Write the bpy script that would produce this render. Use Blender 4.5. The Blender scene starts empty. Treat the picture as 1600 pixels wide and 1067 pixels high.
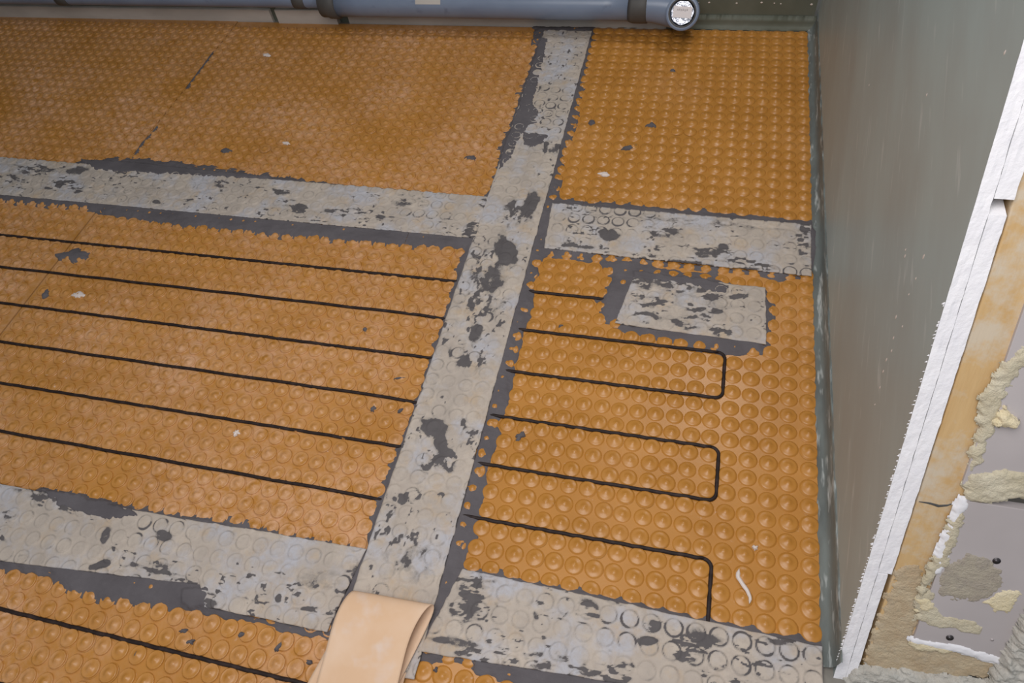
import bpy, bmesh, math, random
import numpy as np
from mathutils import Matrix, Vector

# ------------------------------------------------------------------ camera, world, lights, exposure
SC = bpy.context.scene
COL = SC.collection
F = 1094.0
CAM = np.array([-0.2307, -0.8988, 1.0302])
W = np.array([2.5109, 0.2363, -0.2318])


def rodrigues(w):
    t = np.linalg.norm(w)
    k = w / t
    K = np.array([[0, -k[2], k[1]], [k[2], 0, -k[0]], [-k[1], k[0], 0]])
    return np.eye(3) + math.sin(t) * K + (1 - math.cos(t)) * K @ K


R = rodrigues(W)
cd = bpy.data.cameras.new('camera')
cam = bpy.data.objects.new('camera', cd)
COL.objects.link(cam)
M = Matrix.Identity(4)
for i in range(3):
    M[i][0], M[i][1], M[i][2], M[i][3] = R[0][i], -R[1][i], -R[2][i], CAM[i]
cam.matrix_world = M
cd.sensor_width = 36
cd.lens = F * 36 / 1600
cd.clip_start = 0.02
SC.camera = cam

wd = bpy.data.worlds.new('world')
SC.world = wd
wd.use_nodes = True
wd.node_tree.nodes['Background'].inputs[0].default_value = (0.86, 0.93, 1.0, 1)
wd.node_tree.nodes['Background'].inputs[1].default_value = 0.36


def area(name, loc, target, size, energy, colour):
    l = bpy.data.lights.new(name, 'AREA')
    l.shape = 'DISK'
    l.size = size
    l.energy = energy
    l.color = colour
    o = bpy.data.objects.new(name, l)
    COL.objects.link(o)
    o.location = loc
    o.rotation_euler = (Vector(target) - Vector(loc)).to_track_quat('-Z', 'Y').to_euler()
    return o


area('work_lamp', (-0.42, -0.85, 1.55), (-0.2, -0.35, 0), 1.1, 16, (1.0, 0.96, 0.94))
area('ceiling_lamp', (-0.02, 0.70, 1.5), (-0.25, 0.0, 0), 0.30, 4.6, (1.0, 0.98, 0.96))
SC.view_settings.view_transform = 'Standard'
SC.view_settings.look = 'None'
SC.view_settings.gamma = 1
SC.view_settings.exposure = 0.0
SC.view_settings.use_curve_mapping = False

rng = np.random.default_rng(7)
random.seed(7)


# ------------------------------------------------------------------ geometry helpers
def ray(px, py):
    d = np.array([(px - 800) / F, (py - 533.5) / F, 1.0]) @ R
    return d / np.linalg.norm(d)


def at(px, py, z=0.0):
    d = ray(px, py)
    return CAM + d * ((z - CAM[2]) / d[2])


def at_x(px, py, X):
    d = ray(px, py)
    return CAM + d * ((X - CAM[0]) / d[0])


def at_y(px, py, Y):
    d = ray(px, py)
    return CAM + d * ((Y - CAM[1]) / d[1])


def project(P):
    q = (np.asarray(P, float) - CAM) @ R.T
    return np.stack([800 + F * q[..., 0] / q[..., 2], 533.5 + F * q[..., 1] / q[..., 2]], -1)


def hash2(ix, iy, seed):
    n = (ix.astype(np.int64) * 374761393 + iy.astype(np.int64) * 668265263 + seed * 974711) & 0xFFFFFFFF
    n = ((n ^ (n >> 13)) * 1274126177) & 0xFFFFFFFF
    n = (n ^ (n >> 16)) & 0xFFFFFF
    return n / float(0xFFFFFF)


def vnoise(x, y, seed=0):
    x = np.asarray(x, float); y = np.asarray(y, float)
    ix, iy = np.floor(x), np.floor(y)
    fx, fy = x - ix, y - iy
    fx = fx * fx * (3 - 2 * fx); fy = fy * fy * (3 - 2 * fy)
    a = hash2(ix, iy, seed); b = hash2(ix + 1, iy, seed)
    c = hash2(ix, iy + 1, seed); d = hash2(ix + 1, iy + 1, seed)
    return (a * (1 - fx) + b * fx) * (1 - fy) + (c * (1 - fx) + d * fx) * fy


def fbm(x, y, size, octv=3, seed=0):
    s = 0; a = 1; t = 0; f = 1 / size
    for o in range(octv):
        s = s + a * vnoise(np.asarray(x) * f, np.asarray(y) * f, seed + o * 17)
        t += a; a *= .5; f *= 2.03
    return s / t


def sdist(px, py, poly):
    """signed distance to a polygon, positive inside"""
    poly = np.asarray(poly, float)
    d2 = np.full(px.shape, 1e9)
    ins = np.zeros(px.shape, bool)
    n = len(poly)
    for i in range(n):
        a, b = poly[i], poly[(i + 1) % n]
        e = b - a
        L = max(e @ e, 1e-12)
        t = np.clip(((px - a[0]) * e[0] + (py - a[1]) * e[1]) / L, 0, 1)
        d2 = np.minimum(d2, (px - a[0] - t * e[0]) ** 2 + (py - a[1] - t * e[1]) ** 2)
        if a[1] != b[1]:
            c = ((a[1] > py) != (b[1] > py)) & (px < (b[0] - a[0]) * (py - a[1]) / (b[1] - a[1]) + a[0])
            ins ^= c
    d = np.sqrt(d2)
    return np.where(ins, d, -d)


def smooth(t):
    t = np.clip(t, 0, 1)
    return t * t * (3 - 2 * t)


def mesh_obj(name, verts, faces, m=None, parent=None, smooth_shade=True):
    me = bpy.data.meshes.new(name)
    me.from_pydata([tuple(v) for v in np.asarray(verts).tolist()], [], [tuple(f) for f in faces])
    me.update()
    if smooth_shade:
        me.polygons.foreach_set('use_smooth', [True] * len(me.polygons))
    if m:
        me.materials.append(m)
    o = bpy.data.objects.new(name, me)
    COL.objects.link(o)
    if parent:
        o.parent = parent
    return o


def tag(o, label=None, cat=None, group=None, kind=None):
    if label: o['label'] = label
    if cat: o['category'] = cat
    if group: o['group'] = group
    if kind: o['kind'] = kind
    return o


def empty(name, loc=(0, 0, 0)):
    o = bpy.data.objects.new(name, None)
    COL.objects.link(o)
    o.location = loc
    o.empty_display_size = .02
    bpy.context.view_layer.update()
    return o


def grid_faces(keep):
    """quads of a (n,m) vertex grid where keep[n-1,m-1] is true -> (index map, faces)"""
    n, m = keep.shape[0] + 1, keep.shape[1] + 1
    idx = np.arange(n * m).reshape(n, m)
    q = np.stack([idx[:-1, :-1], idx[1:, :-1], idx[1:, 1:], idx[:-1, 1:]], -1)[keep]
    used = np.unique(q)
    mp = np.full(n * m, -1)
    mp[used] = np.arange(len(used))
    return used, mp[q]


def box(bm, x0, x1, y0, y1, z0, z1):
    vs = [bm.verts.new(p) for p in ((x0, y0, z0), (x1, y0, z0), (x1, y1, z0), (x0, y1, z0), (x0, y0, z1), (x1, y0, z1), (x1, y1, z1), (x0, y1, z1))]
    for f in ((3, 2, 1, 0), (4, 5, 6, 7), (0, 1, 5, 4), (1, 2, 6, 5), (2, 3, 7, 6), (3, 0, 4, 7)):
        bm.faces.new([vs[i] for i in f])


def bm_obj(name, bm, m=None, parent=None, smooth_shade=False, bevel=0):
    if bevel:
        bmesh.ops.bevel(bm, geom=bm.edges[:], offset=bevel, segments=2, affect='EDGES', profile=.6)
    bmesh.ops.recalc_face_normals(bm, faces=bm.faces[:])
    me = bpy.data.meshes.new(name)
    bm.to_mesh(me); bm.free()
    if smooth_shade:
        me.polygons.foreach_set('use_smooth', [True] * len(me.polygons))
    if m: me.materials.append(m)
    o = bpy.data.objects.new(name, me)
    COL.objects.link(o)
    if parent: o.parent = parent
    return o


def sweep(path, radii, seg=20, close=True):
    """tube along 3D points; returns verts, faces"""
    path = np.asarray(path, float)
    n = len(path)
    T = np.gradient(path, axis=0)
    T /= np.linalg.norm(T, axis=1)[:, None]
    up = np.array([0, 0, 1.0])
    if abs(T[0] @ up) > .9: up = np.array([0, 1.0, 0])
    V = []
    N = np.cross(T[0], up); N /= np.linalg.norm(N)
    ang = np.linspace(0, 2 * math.pi, seg, endpoint=False)
    for i in range(n):
        N = N - T[i] * (N @ T[i]); N /= np.linalg.norm(N)
        B = np.cross(T[i], N)
        r = radii[i] if hasattr(radii, '__len__') else radii
        for a in ang:
            V.append(path[i] + r * (math.cos(a) * N + math.sin(a) * B))
    Fc = []
    for i in range(n - 1):
        for k in range(seg):
            a, b = i * seg + k, i * seg + (k + 1) % seg
            Fc.append((a, b, b + seg, a + seg))
    if close:
        Fc.append(tuple(range(seg))[::-1])
        Fc.append(tuple(range((n - 1) * seg, n * seg)))
    return np.array(V), Fc


# ------------------------------------------------------------------ materials
class Mat:
    def __init__(s, name, rough=.6, spec=.5):
        s.m = bpy.data.materials.new(name)
        s.m.use_nodes = True
        s.nt = s.m.node_tree
        s.b = s.nt.nodes['Principled BSDF']
        s.b.inputs['Roughness'].default_value = rough
        s.b.inputs['Specular IOR Level'].default_value = spec
        s.geo = s.nt.nodes.new('ShaderNodeNewGeometry')

    def n(s, t): return s.nt.nodes.new(t)
    def l(s, a, b): s.nt.links.new(a, b)

    def noise(s, scale, detail=3, rough=.55, stretch=None, rot=0):
        src = s.geo.outputs['Position']
        if stretch:
            mp = s.n('ShaderNodeMapping'); mp.inputs['Scale'].default_value = stretch
            if rot: mp.vector_type = 'TEXTURE'; mp.inputs['Scale'].default_value = tuple(1 / v for v in stretch); mp.inputs['Rotation'].default_value = (rot, 0, 0)
            s.l(src, mp.inputs[0]); src = mp.outputs[0]
        t = s.n('ShaderNodeTexNoise')
        t.inputs['Scale'].default_value = scale
        t.inputs['Detail'].default_value = detail
        t.inputs['Roughness'].default_value = rough
        s.l(src, t.inputs['Vector'])
        return t.outputs['Fac']

    def ramp(s, fac, lo, hi):
        r = s.n('ShaderNodeMapRange')
        r.inputs['From Min'].default_value = lo
        r.inputs['From Max'].default_value = hi
        s.l(fac, r.inputs['Value'])
        return r.outputs[0]

    def mul(s, a, b, op='MULTIPLY'):
        r = s.n('ShaderNodeMath'); r.operation = op
        for i, v in enumerate((a, b)):
            if isinstance(v, (int, float)): r.inputs[i].default_value = v
            else: s.l(v, r.inputs[i])
        return r.outputs[0]

    def mix(s, fac, a, b):
        x = s.n('ShaderNodeMix'); x.data_type = 'RGBA'
        if isinstance(fac, (int, float)): x.inputs[0].default_value = fac
        else: s.l(fac, x.inputs[0])
        for i, v in ((6, a), (7, b)):
            if isinstance(v, tuple): x.inputs[i].default_value = v + (1,)
            else: s.l(v, x.inputs[i])
        return x.outputs[2]

    def attr(s, name):
        a = s.n('ShaderNodeAttribute'); a.attribute_name = name
        return a.outputs['Fac']

    def col(s, c):
        if isinstance(c, tuple): s.b.inputs['Base Color'].default_value = c + (1,)
        else: s.l(c, s.b.inputs['Base Color'])
        return s

    def rough(s, v): s.l(v, s.b.inputs['Roughness']); return s

    def bump(s, h, dist=.001, strength=.5):
        b = s.n('ShaderNodeBump')
        b.inputs['Distance'].default_value = dist
        b.inputs['Strength'].default_value = strength
        s.l(h, b.inputs['Height']); s.l(b.outputs[0], s.b.inputs['Normal'])
        return s


def lin(r, g, b):
    f = lambda c: (c / 255 / 12.92) if c / 255 <= .04045 else ((c / 255 + .055) / 1.055) ** 2.4
    return (f(r), f(g), f(b))


def orange(name, dust_lo, dust_hi, amount):
    m = Mat(name, .33, .5)
    c = m.mix(m.ramp(m.noise(9, 2), .35, .65), lin(180, 122, 50), lin(190, 131, 58))
    big = m.ramp(m.noise(4.2, 3), dust_lo, dust_hi)
    fine = m.ramp(m.noise(55, 4, .7), .35, .7)
    d = m.mul(big, m.mul(fine, amount))
    c = m.mix(d, c, lin(214, 166, 128))
    scuff = m.mul(m.ramp(m.noise(120, 3, .7), .64, .74), m.ramp(m.noise(7, 3), .5, .68))
    c = m.mix(m.mul(scuff, .6), c, lin(225, 200, 185))
    m.col(c)
    m.rough(m.mul(m.mul(d, .32), .33, 'ADD'))
    m.bump(m.noise(260, 2), .0004, .25)
    return m.m


M_OR = orange('orange_plastic', .52, .75, .35)
M_OR_D = orange('orange_plastic_dusty', .33, .64, .95)

_m = Mat('thinset_mortar', .85, .25)
_c = _m.mix(_m.ramp(_m.noise(14, 4), .3, .7), lin(90, 85, 88), lin(104, 99, 102))
_c = _m.mix(_m.mul(_m.ramp(_m.noise(160, 4, .7), .6, .8), .35), _c, lin(125, 120, 120))
_m.col(_c).bump(_m.noise(90, 4, .65, (.35, 1.6, 1)), .002, .55)
M_MOR = _m.m

_m = Mat('wet_fleece', .8, .25)
_c = _m.mix(_m.ramp(_m.noise(16, 3), .38, .62), lin(180, 168, 157), lin(193, 180, 167))
_c = _m.mix(_m.mul(_m.ramp(_m.noise(11, 4, .6), .48, .62), .8), _c, lin(183, 183, 191))
_c = _m.mix(_m.mul(_m.ramp(_m.noise(19, 4, .65), .54, .70), .75), _c, lin(190, 167, 140))
_c = _m.mix(_m.mul(_m.ramp(_m.noise(120, 4, .7), .45, .75), .55), _c, lin(168, 155, 145))
_c = _m.mix(_m.mul(_m.ramp(_m.noise(55, 4, .7, (1, .5, 1)), .55, .75), .5), _c, lin(160, 150, 140))
_v = _m.mul(_m.attr('mortar'), _m.mul(_m.mul(_m.noise(230, 4, .7), -.5, 'ADD'), .55), 'ADD')
_c = _m.mix(_m.mul(_m.ramp(_v, .12, .46), .5), _c, lin(128, 122, 117))
_c = _m.mix(_m.ramp(_v, .44, .56), _c, _m.mix(_m.noise(40, 3), lin(86, 81, 82), lin(106, 101, 101)))
_m.col(_c).bump(_m.noise(330, 3, .6), .0006, .35)
M_STRIP = _m.m

_m = Mat('clean_fleece', .75, .25)
_c = _m.mix(_m.ramp(_m.noise(13, 4), .35, .65), lin(221, 184, 150), lin(228, 196, 168))
_c = _m.mix(_m.mul(_m.ramp(_m.noise(24, 3), .55, .75), .7), _c, lin(224, 206, 196))
_m.col(_c).bump(_m.noise(420, 3), .0004, .25)
M_ROLL = _m.m

_m = Mat('cable_jacket', .6, .25)
_m.col(_m.mix(_m.ramp(_m.noise(70, 3), .45, .7), lin(40, 30, 28), lin(58, 46, 44)))
M_CAB = _m.m

_m = Mat('grey_wall_coating', .45, .5)
_c = _m.mix(_m.ramp(_m.noise(5, 4, .6, (1, 1.3, .45), -1.1), .36, .66), lin(166, 172, 169), lin(176, 188, 186))
_c = _m.mix(_m.mul(_m.ramp(_m.noise(14, 3, .6, (1, 1.3, .45), -1.1), .56, .8), .3), _c, lin(184, 187, 184))
_c = _m.mix(_m.mul(_m.ramp(_m.noise(60, 2, .5, (1, 1.6, .22), -1.1), .63, .74), .5), _c, lin(208, 211, 209))
_m.col(_c).bump(_m.noise(9, 3, .5, (1, 1, .6)), .001, .12)
M_WALL = _m.m
_m = Mat('back_wall_coating', .6, .35)
_c = _m.mix(_m.ramp(_m.noise(9, 4), .35, .68), lin(98, 101, 88), lin(112, 114, 102))
_m.col(_c).bump(_m.noise(40, 3), .001, .3)
M_BACK = _m.m
_m = Mat('corner_sealant', .5, .4)
_c = _m.mix(_m.ramp(_m.noise(25, 3, .6, (1, .3, 1)), .4, .65), lin(104, 109, 107), lin(122, 128, 125))
_c = _m.mix(_m.mul(_m.ramp(_m.noise(70, 3, .7, (1, .2, 1)), .56, .7), .8), _c, lin(200, 204, 202))
_m.col(_c).bump(_m.noise(120, 3), .001, .4)
M_SEAL = _m.m
_m = Mat('gypsum_core', .9, .2)
_c = _m.mix(_m.ramp(_m.noise(40, 4, .7), .35, .7), lin(240, 238, 243), lin(249, 247, 250))
_m.col(_c).bump(_m.noise(180, 4, .7), .0015, .5)
M_GYP = _m.m
_m = Mat('white_fuzz', .9, .2)
_m.col(lin(236, 234, 238)).bump(_m.noise(200, 3), .001, .4)
M_FUZZ = _m.m
_m = Mat('tan_timber', .7, .3)
_c = _m.mix(_m.ramp(_m.noise(12, 5, .65, (3, .35, .35)), .3, .7), lin(198, 160, 108), lin(214, 182, 134))
_c = _m.mix(_m.mul(_m.ramp(_m.noise(15, 5, .7), .47, .62), .8), _c, lin(208, 196, 178))
_m.col(_c).bump(_m.noise(45, 4, .6, (3, .4, .4)), .0015, .5)
M_WOOD = _m.m
_m = Mat('grey_board_paper', .7, .3)
_c = _m.mix(_m.ramp(_m.noise(7, 3), .35, .65), lin(180, 172, 172), lin(190, 182, 182))
_m.col(_c).bump(_m.noise(300, 2), .0003, .2)
M_PAPER = _m.m


def foam_mat(name, a, b, c):
    m = Mat(name, .7, .3)
    k = m.mix(m.ramp(m.noise(28, 5, .65), .35, .62), a, b)
    k = m.mix(m.mul(m.ramp(m.noise(60, 4, .7), .5, .75), .7), k, c)
    m.col(k).bump(m.noise(260, 4, .75), .003, .9)
    return m.m


M_FOAM = foam_mat('cured_foam', lin(206, 194, 166), lin(222, 212, 188), lin(190, 178, 156))
M_FOAM_C = foam_mat('cream_foam', lin(236, 220, 182), lin(240, 226, 194), lin(230, 212, 170))
M_FOAM_G = foam_mat('grey_foam_film', lin(172, 160, 148), lin(188, 178, 160), lin(158, 148, 142))
M_FOAM_T = foam_mat('tan_foam_film', lin(196, 172, 140), lin(210, 192, 162), lin(196, 182, 160))
M_RUB = foam_mat('plaster_rubble', lin(196, 190, 180), lin(212, 208, 200), lin(160, 162, 156))

_m = Mat('blue_grey_pipe', .3, .5)
_c = _m.mix(_m.ramp(_m.noise(14, 3, .6, (.4, 1, 1)), .35, .7), lin(116, 128, 150), lin(130, 142, 163))
_c = _m.mix(_m.mul(_m.ramp(_m.noise(26, 3), .62, .72), .5), _c, lin(96, 104, 124))
_m.col(_c)
M_PIPE = _m.m
_m = Mat('dark_rubber', .55, .4)
_m.col(_m.mix(_m.noise(30), lin(74, 72, 70), lin(92, 90, 88)))
M_DARK = _m.m
_m = Mat('black_gap', .8, .2); _m.col(lin(34, 32, 32)); M_BLK = _m.m
_m = Mat('silver_foil', .28, .5)
_m.col(lin(214, 216, 226)).bump(_m.noise(180, 2), .002, .8)
_m.b.inputs['Metallic'].default_value = .85
M_FOIL = _m.m
_m = Mat('label_paper', .6, .3); _m.col(lin(238, 230, 230)); M_LAB = _m.m
_m = Mat('label_ink', .6, .3); _m.col(lin(120, 112, 116)); M_INK = _m.m
_m = Mat('grey_painted_board', .6, .35)
_m.col(_m.mix(_m.ramp(_m.noise(18, 4, .6, (.3, 1, 1)), .35, .7), lin(186, 178, 170), lin(206, 198, 190)))
M_BOARD = _m.m
_m = Mat('concrete_screed', .9, .2)
_m.col(_m.mix(_m.noise(14, 5), lin(120, 116, 110), lin(145, 140, 132))).bump(_m.noise(60, 4), .002, .5)
M_CON = _m.m
_m = Mat('dark_metal', .4, .5); _m.col(lin(86, 82, 84)); _m.b.inputs['Metallic'].default_value = .6
M_SCREW = _m.m
_m = Mat('white_sealant', .45, .4); _m.col(lin(222, 208, 200)); M_WHITE = _m.m

# ------------------------------------------------------------------ setting
Y_BACK, X_WALL = 0.856, 0.027
bm = bmesh.new(); box(bm, -3.2, .9, -1.9, 1.0, -.06, -.0085)
tag(bm_obj('floor', bm, M_CON), kind='structure')
bm = bmesh.new(); box(bm, -3.2, .02, Y_BACK, Y_BACK + .1, -.02, 1.3)
tag(bm_obj('wall_back', bm, M_BACK), kind='structure')
bm = bmesh.new(); box(bm, -3.1, -3.0, -1.9, Y_BACK, -.0085, 1.3)
tag(bm_obj('wall_left', bm, M_BACK), kind='structure')

# the cut plane at the end of the right wall leans back: direction EDGE, outward normal NRM
P0 = at_x(1304.7, 1050, X_WALL)
P0 = P0.copy()
EDGE = at_x(1511, 360, X_WALL) - P0
EDGE /= np.linalg.norm(EDGE)
NRM = np.cross([1.0, 0, 0], EDGE)          # points to the camera side and up


def slope(u, s, w=0.0):
    """u across (world x from the wall face), s up the cut, w proud of it"""
    return P0 + np.array([1.0, 0, 0]) * np.asarray(u)[..., None] + EDGE * np.asarray(s)[..., None] + NRM * np.asarray(w)[..., None]


def to_slope(px, py):
    d = ray(px, py)
    q = CAM + d * (((P0 - CAM) @ NRM) / (d @ NRM)) - P0
    return q[0], q @ EDGE


def board(name, x0, x1, s0, s1, m_face, m_core, parent=None, back=True, jag=.0007, seed=0):
    """a plasterboard sheet standing in the wall plane, its sloping cut end rough"""
    n = max(4, int((s1 - s0) / .004))
    S = np.linspace(s0, s1, n)
    k = 6
    V, Fc, MI = [], [], []
    for i, s in enumerate(S):
        for j in range(k):
            x = x0 + (x1 - x0) * j / (k - 1)
            e = (fbm(np.array([s]), np.array([x * 3]), .012, 3, seed)[0] - .5) * 2 * jag
            dx = 0
            if j == k - 1:
                dx = (fbm(np.array([s]), np.array([j * 9.0]), .008, 3, seed + 5)[0] - .5) * 1.6 * jag
            p = P0 + EDGE * s + NRM * e
            V.append((x + dx, p[1], p[2]))
    for i in range(n - 1):
        for j in range(k - 1):
            a = i * k + j
            Fc.append((a, a + 1, a + k + 1, a + k)); MI.append(1)
    b = len(V)
    for i in range(n):                       # far edge of both faces
        z = V[i * k][2]
        V.append((x0, Y_BACK, z)); V.append((x1, Y_BACK, z))
    for i in range(n - 1):
        Fc.append((i * k, (i + 1) * k, b + 2 * i + 2, b + 2 * i)); MI.append(0)
        Fc.append((i * k + k - 1, b + 2 * i + 1, b + 2 * i + 3, (i + 1) * k + k - 1)); MI.append(0)
    for i in (0, n - 1):
        f = [i * k + j for j in range(k)] + [b + 2 * i + 1, b + 2 * i]
        Fc.append(tuple(f if i else f[::-1])); MI.append(1)
    o = mesh_obj(name, V, Fc, m_face, parent, False)
    o.data.materials.append(m_core)
    o.data.polygons.foreach_set('material_index', MI)
    return o


wall = board('wall_right', X_WALL, X_WALL + .0134, -.012, 1.32, M_WALL, M_GYP, seed=3)
tag(wall, kind='structure')
for s0, s1, x1 in ((-.012, .172, .0248), (.174, .607, .0288), (.622, 1.32, .0305)):
    board('board_layer', X_WALL + .0139, X_WALL + x1, s0, s1, M_GYP, M_GYP, wall, seed=int(s0 * 90) + 40)
# fuzz of torn paper fibres along the cut edge
V, Fc = [], []
for i in range(160):
    s = .02 + (rng.random() ** 1.6) * .5
    c0 = slope(np.array(-.0004), np.array(s), np.array(-.0006))
    L = .0012 + .0022 * rng.random() ** 2
    d = np.array([-.5 - .4 * rng.random(), -.2, -.3 * rng.random()]); d /= np.linalg.norm(d)
    w = EDGE * (.0006 + .0008 * rng.random())
    b = len(V)
    V += [c0 - w, c0 + w, c0 + NRM * .0012, c0 + d * L]
    Fc += [(b, b + 1, b + 3), (b + 1, b + 2, b + 3), (b + 2, b, b + 3), (b, b + 2, b + 1)]
fz = mesh_obj('paper_fibres', V, Fc, M_FUZZ, wall, False)
fz['kind'] = 'stuff'

# coved sealing band in the corner between mat and right wall / back wall
def cove(name, p, axis, m, seed, h=.036, wd=.016):
    n = 260
    t = np.linspace(0, 1, n)
    V, Fc = [], []
    prof = [(wd, -.0055), (wd * .85, -.0015), (wd * .5, .001), (wd * .28, .005), (.0024, .013), (.0018, .03), (.0016, h), (.0, h + .001)]
    for i in range(n):
        q = p[0] + (p[1] - p[0]) * t[i]
        sl = q[axis]
        for j, (a, z) in enumerate(prof):
            nz = (fbm(np.array([sl]), np.array([j * .03]), .02, 3, seed)[0] - .5)
            off = a + nz * (.004 if j < 2 else .0018 if j < 6 else 0)
            zz = z + (nz * .012 if j >= 6 else nz * .0012)
            V.append((q[0] - off, q[1], zz) if axis == 1 else (q[0], q[1] - off, zz))
    k = len(prof)
    for i in range(n - 1):
        for j in range(k - 1):
            a = i * k + j
            Fc.append((a, a + 1, a + k + 1, a + k) if axis == 0 else (a, a + k, a + k + 1, a + 1))
    return tag(mesh_obj(name, V, Fc, m), kind='structure')


cove('trim_1', np.array([[X_WALL, P0[1] + .004, 0], [X_WALL, Y_BACK - .001, 0]]), 1, M_SEAL, 11)
cove('trim_2', np.array([[-.46, Y_BACK, 0], [X_WALL, Y_BACK, 0]]), 0, M_BACK, 12, .006, .010)

# boards along the foot of the back wall
def plank(name, xa, xb, z1, y0, m=M_BOARD, dip=.002, seed=0):
    n = max(8, int((xb - xa) / .03))
    V, Fc = [], []
    for i in range(n + 1):
        x = xa + (xb - xa) * i / n
        dz = (fbm(np.array([x]), np.array([0.]), .12, 2, seed)[0] - .5) * 2 * dip
        for y, z in ((y0, -.0085), (y0, z1 - .002 + dz), (y0 + .002, z1 + dz), (Y_BACK - .001, z1 + dz), (Y_BACK - .001, -.0085)):
            V.append((x, y, z))
    for i in range(n):
        for j in range(4):
            a = i * 5 + j
            Fc.append((a, a + 5, a + 6, a + 1))
    Fc.append((0, 1, 2, 3, 4)); Fc.append(tuple(n * 5 + j for j in (4, 3, 2, 1, 0)))
    return mesh_obj(name, V, Fc, m, None, False)


tag(plank('baseboard_back', -3.0, -1.475, .031, .845, seed=1), kind='structure')
tag(plank('baseboard_back', -1.23, -.335, .036, .846, seed=2), kind='structure')
o = plank('spacer_block', -1.452, -1.262, .036, .838, seed=3)
tag(o, 'small grey block lying against the back wall foot, left of the dark pipe socket', 'block')

# ------------------------------------------------------------------ stud grids of the mats
Z_TOP, Z_RIM, Z_SHEET = 0.0, -.0024, -.0056
# name -> x origin, x pitch, y origin, y pitch, rectangle x0,x1,y0,y1
GRID = dict(
    MR=(0.0, .0300, -.300, .0305, -.583, .0125, -.6785, .1065),
    ML=(-.7855, .0305, -.420, .0310, -1.568, -.587, -.6785, .1065),
    FL=(-1.5740, .0305, -.420, .0310, -2.30, -1.572, -.6785, .1065),
    TR=(0.0, .0301, .2515, .0305, -.583, .0125, .1105, .843),
    TL=(-.753, .0306, .2285, .0305, -1.590, -.587, .1105, .842),
    FT=(-1.6095, .0305, .2400, .0305, -2.70, -1.594, .1105, .846),
    BL=(-.752, .0304, -.792, .0312, -1.568, -.587, -1.25, -.6825),
    BR=(-.480, .0300, -.758, .0305, -.583, .0125, -1.25, -.6825),
)
MATS = dict(
    MR=(M_OR, 'orange studded mat beside the right wall holding the cable loops and the small grey patch'),
    ML=(M_OR_D, 'large orange studded mat crossed by six straight dark cables, left of the long pale strip'),
    FL=(M_OR_D, 'orange studded mat cut off by the left picture edge, crossed by six cables'),
    TR=(M_OR, 'orange studded mat without cable in the far right corner, between long strip and right wall'),
    TL=(M_OR_D, 'large orange studded mat without cable, left of the long strip, before the pipe'),
    FT=(M_OR_D, 'orange studded mat in the far left corner beyond the thin grey seam line'),
    BL=(M_OR_D, 'orange studded mat in the near left corner with one cable crossing it'),
    BR=(M_OR, 'sliver of orange studded mat at the near edge, right of the curled strip end'),
)


def stud_field(x, y):
    """distance from floor points to the nearest stud axis"""
    r = np.full(np.shape(x), .03)
    for k, (x0, px, y0, py, a, b, c, d) in GRID.items():
        ins = (x >= a - .004) & (x <= b + .004) & (y >= c - .004) & (y <= d + .004)
        dx = x - (x0 + np.round((x - x0) / px) * px)
        dy = y - (y0 + np.round((y - y0) / py) * py)
        r = np.where(ins, np.hypot(dx, dy), r)
    return r


# ------------------------------------------------------------------ pale fleece strips (corner pixels: far-left, far-right, near-right, near-left)
STRIPS = dict(
    long=[(851, 48), (925, 49), (647, 1062), (511, 1040)],
    upper_left=[(-60, 241), (764, 308), (745, 373), (-60, 299)],
    upper_right=[(863, 318), (1267, 352), (1268, 432), (850, 388)],
    patch=[(992, 428), (1196, 450), (1197, 538), (961, 505)],
    lower_left=[(-40, 748), (300, 814), (330, 916), (-40, 872)],
    lower_mid=[(290, 811), (572, 858), (512, 988), (320, 948)],
    lower_right=[(722, 889), (1285, 1010), (1287, 1118), (655, 1018)],
)
SQUAD = {k: np.array([at(*p)[:2] for p in v]) for k, v in STRIPS.items()}

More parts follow.
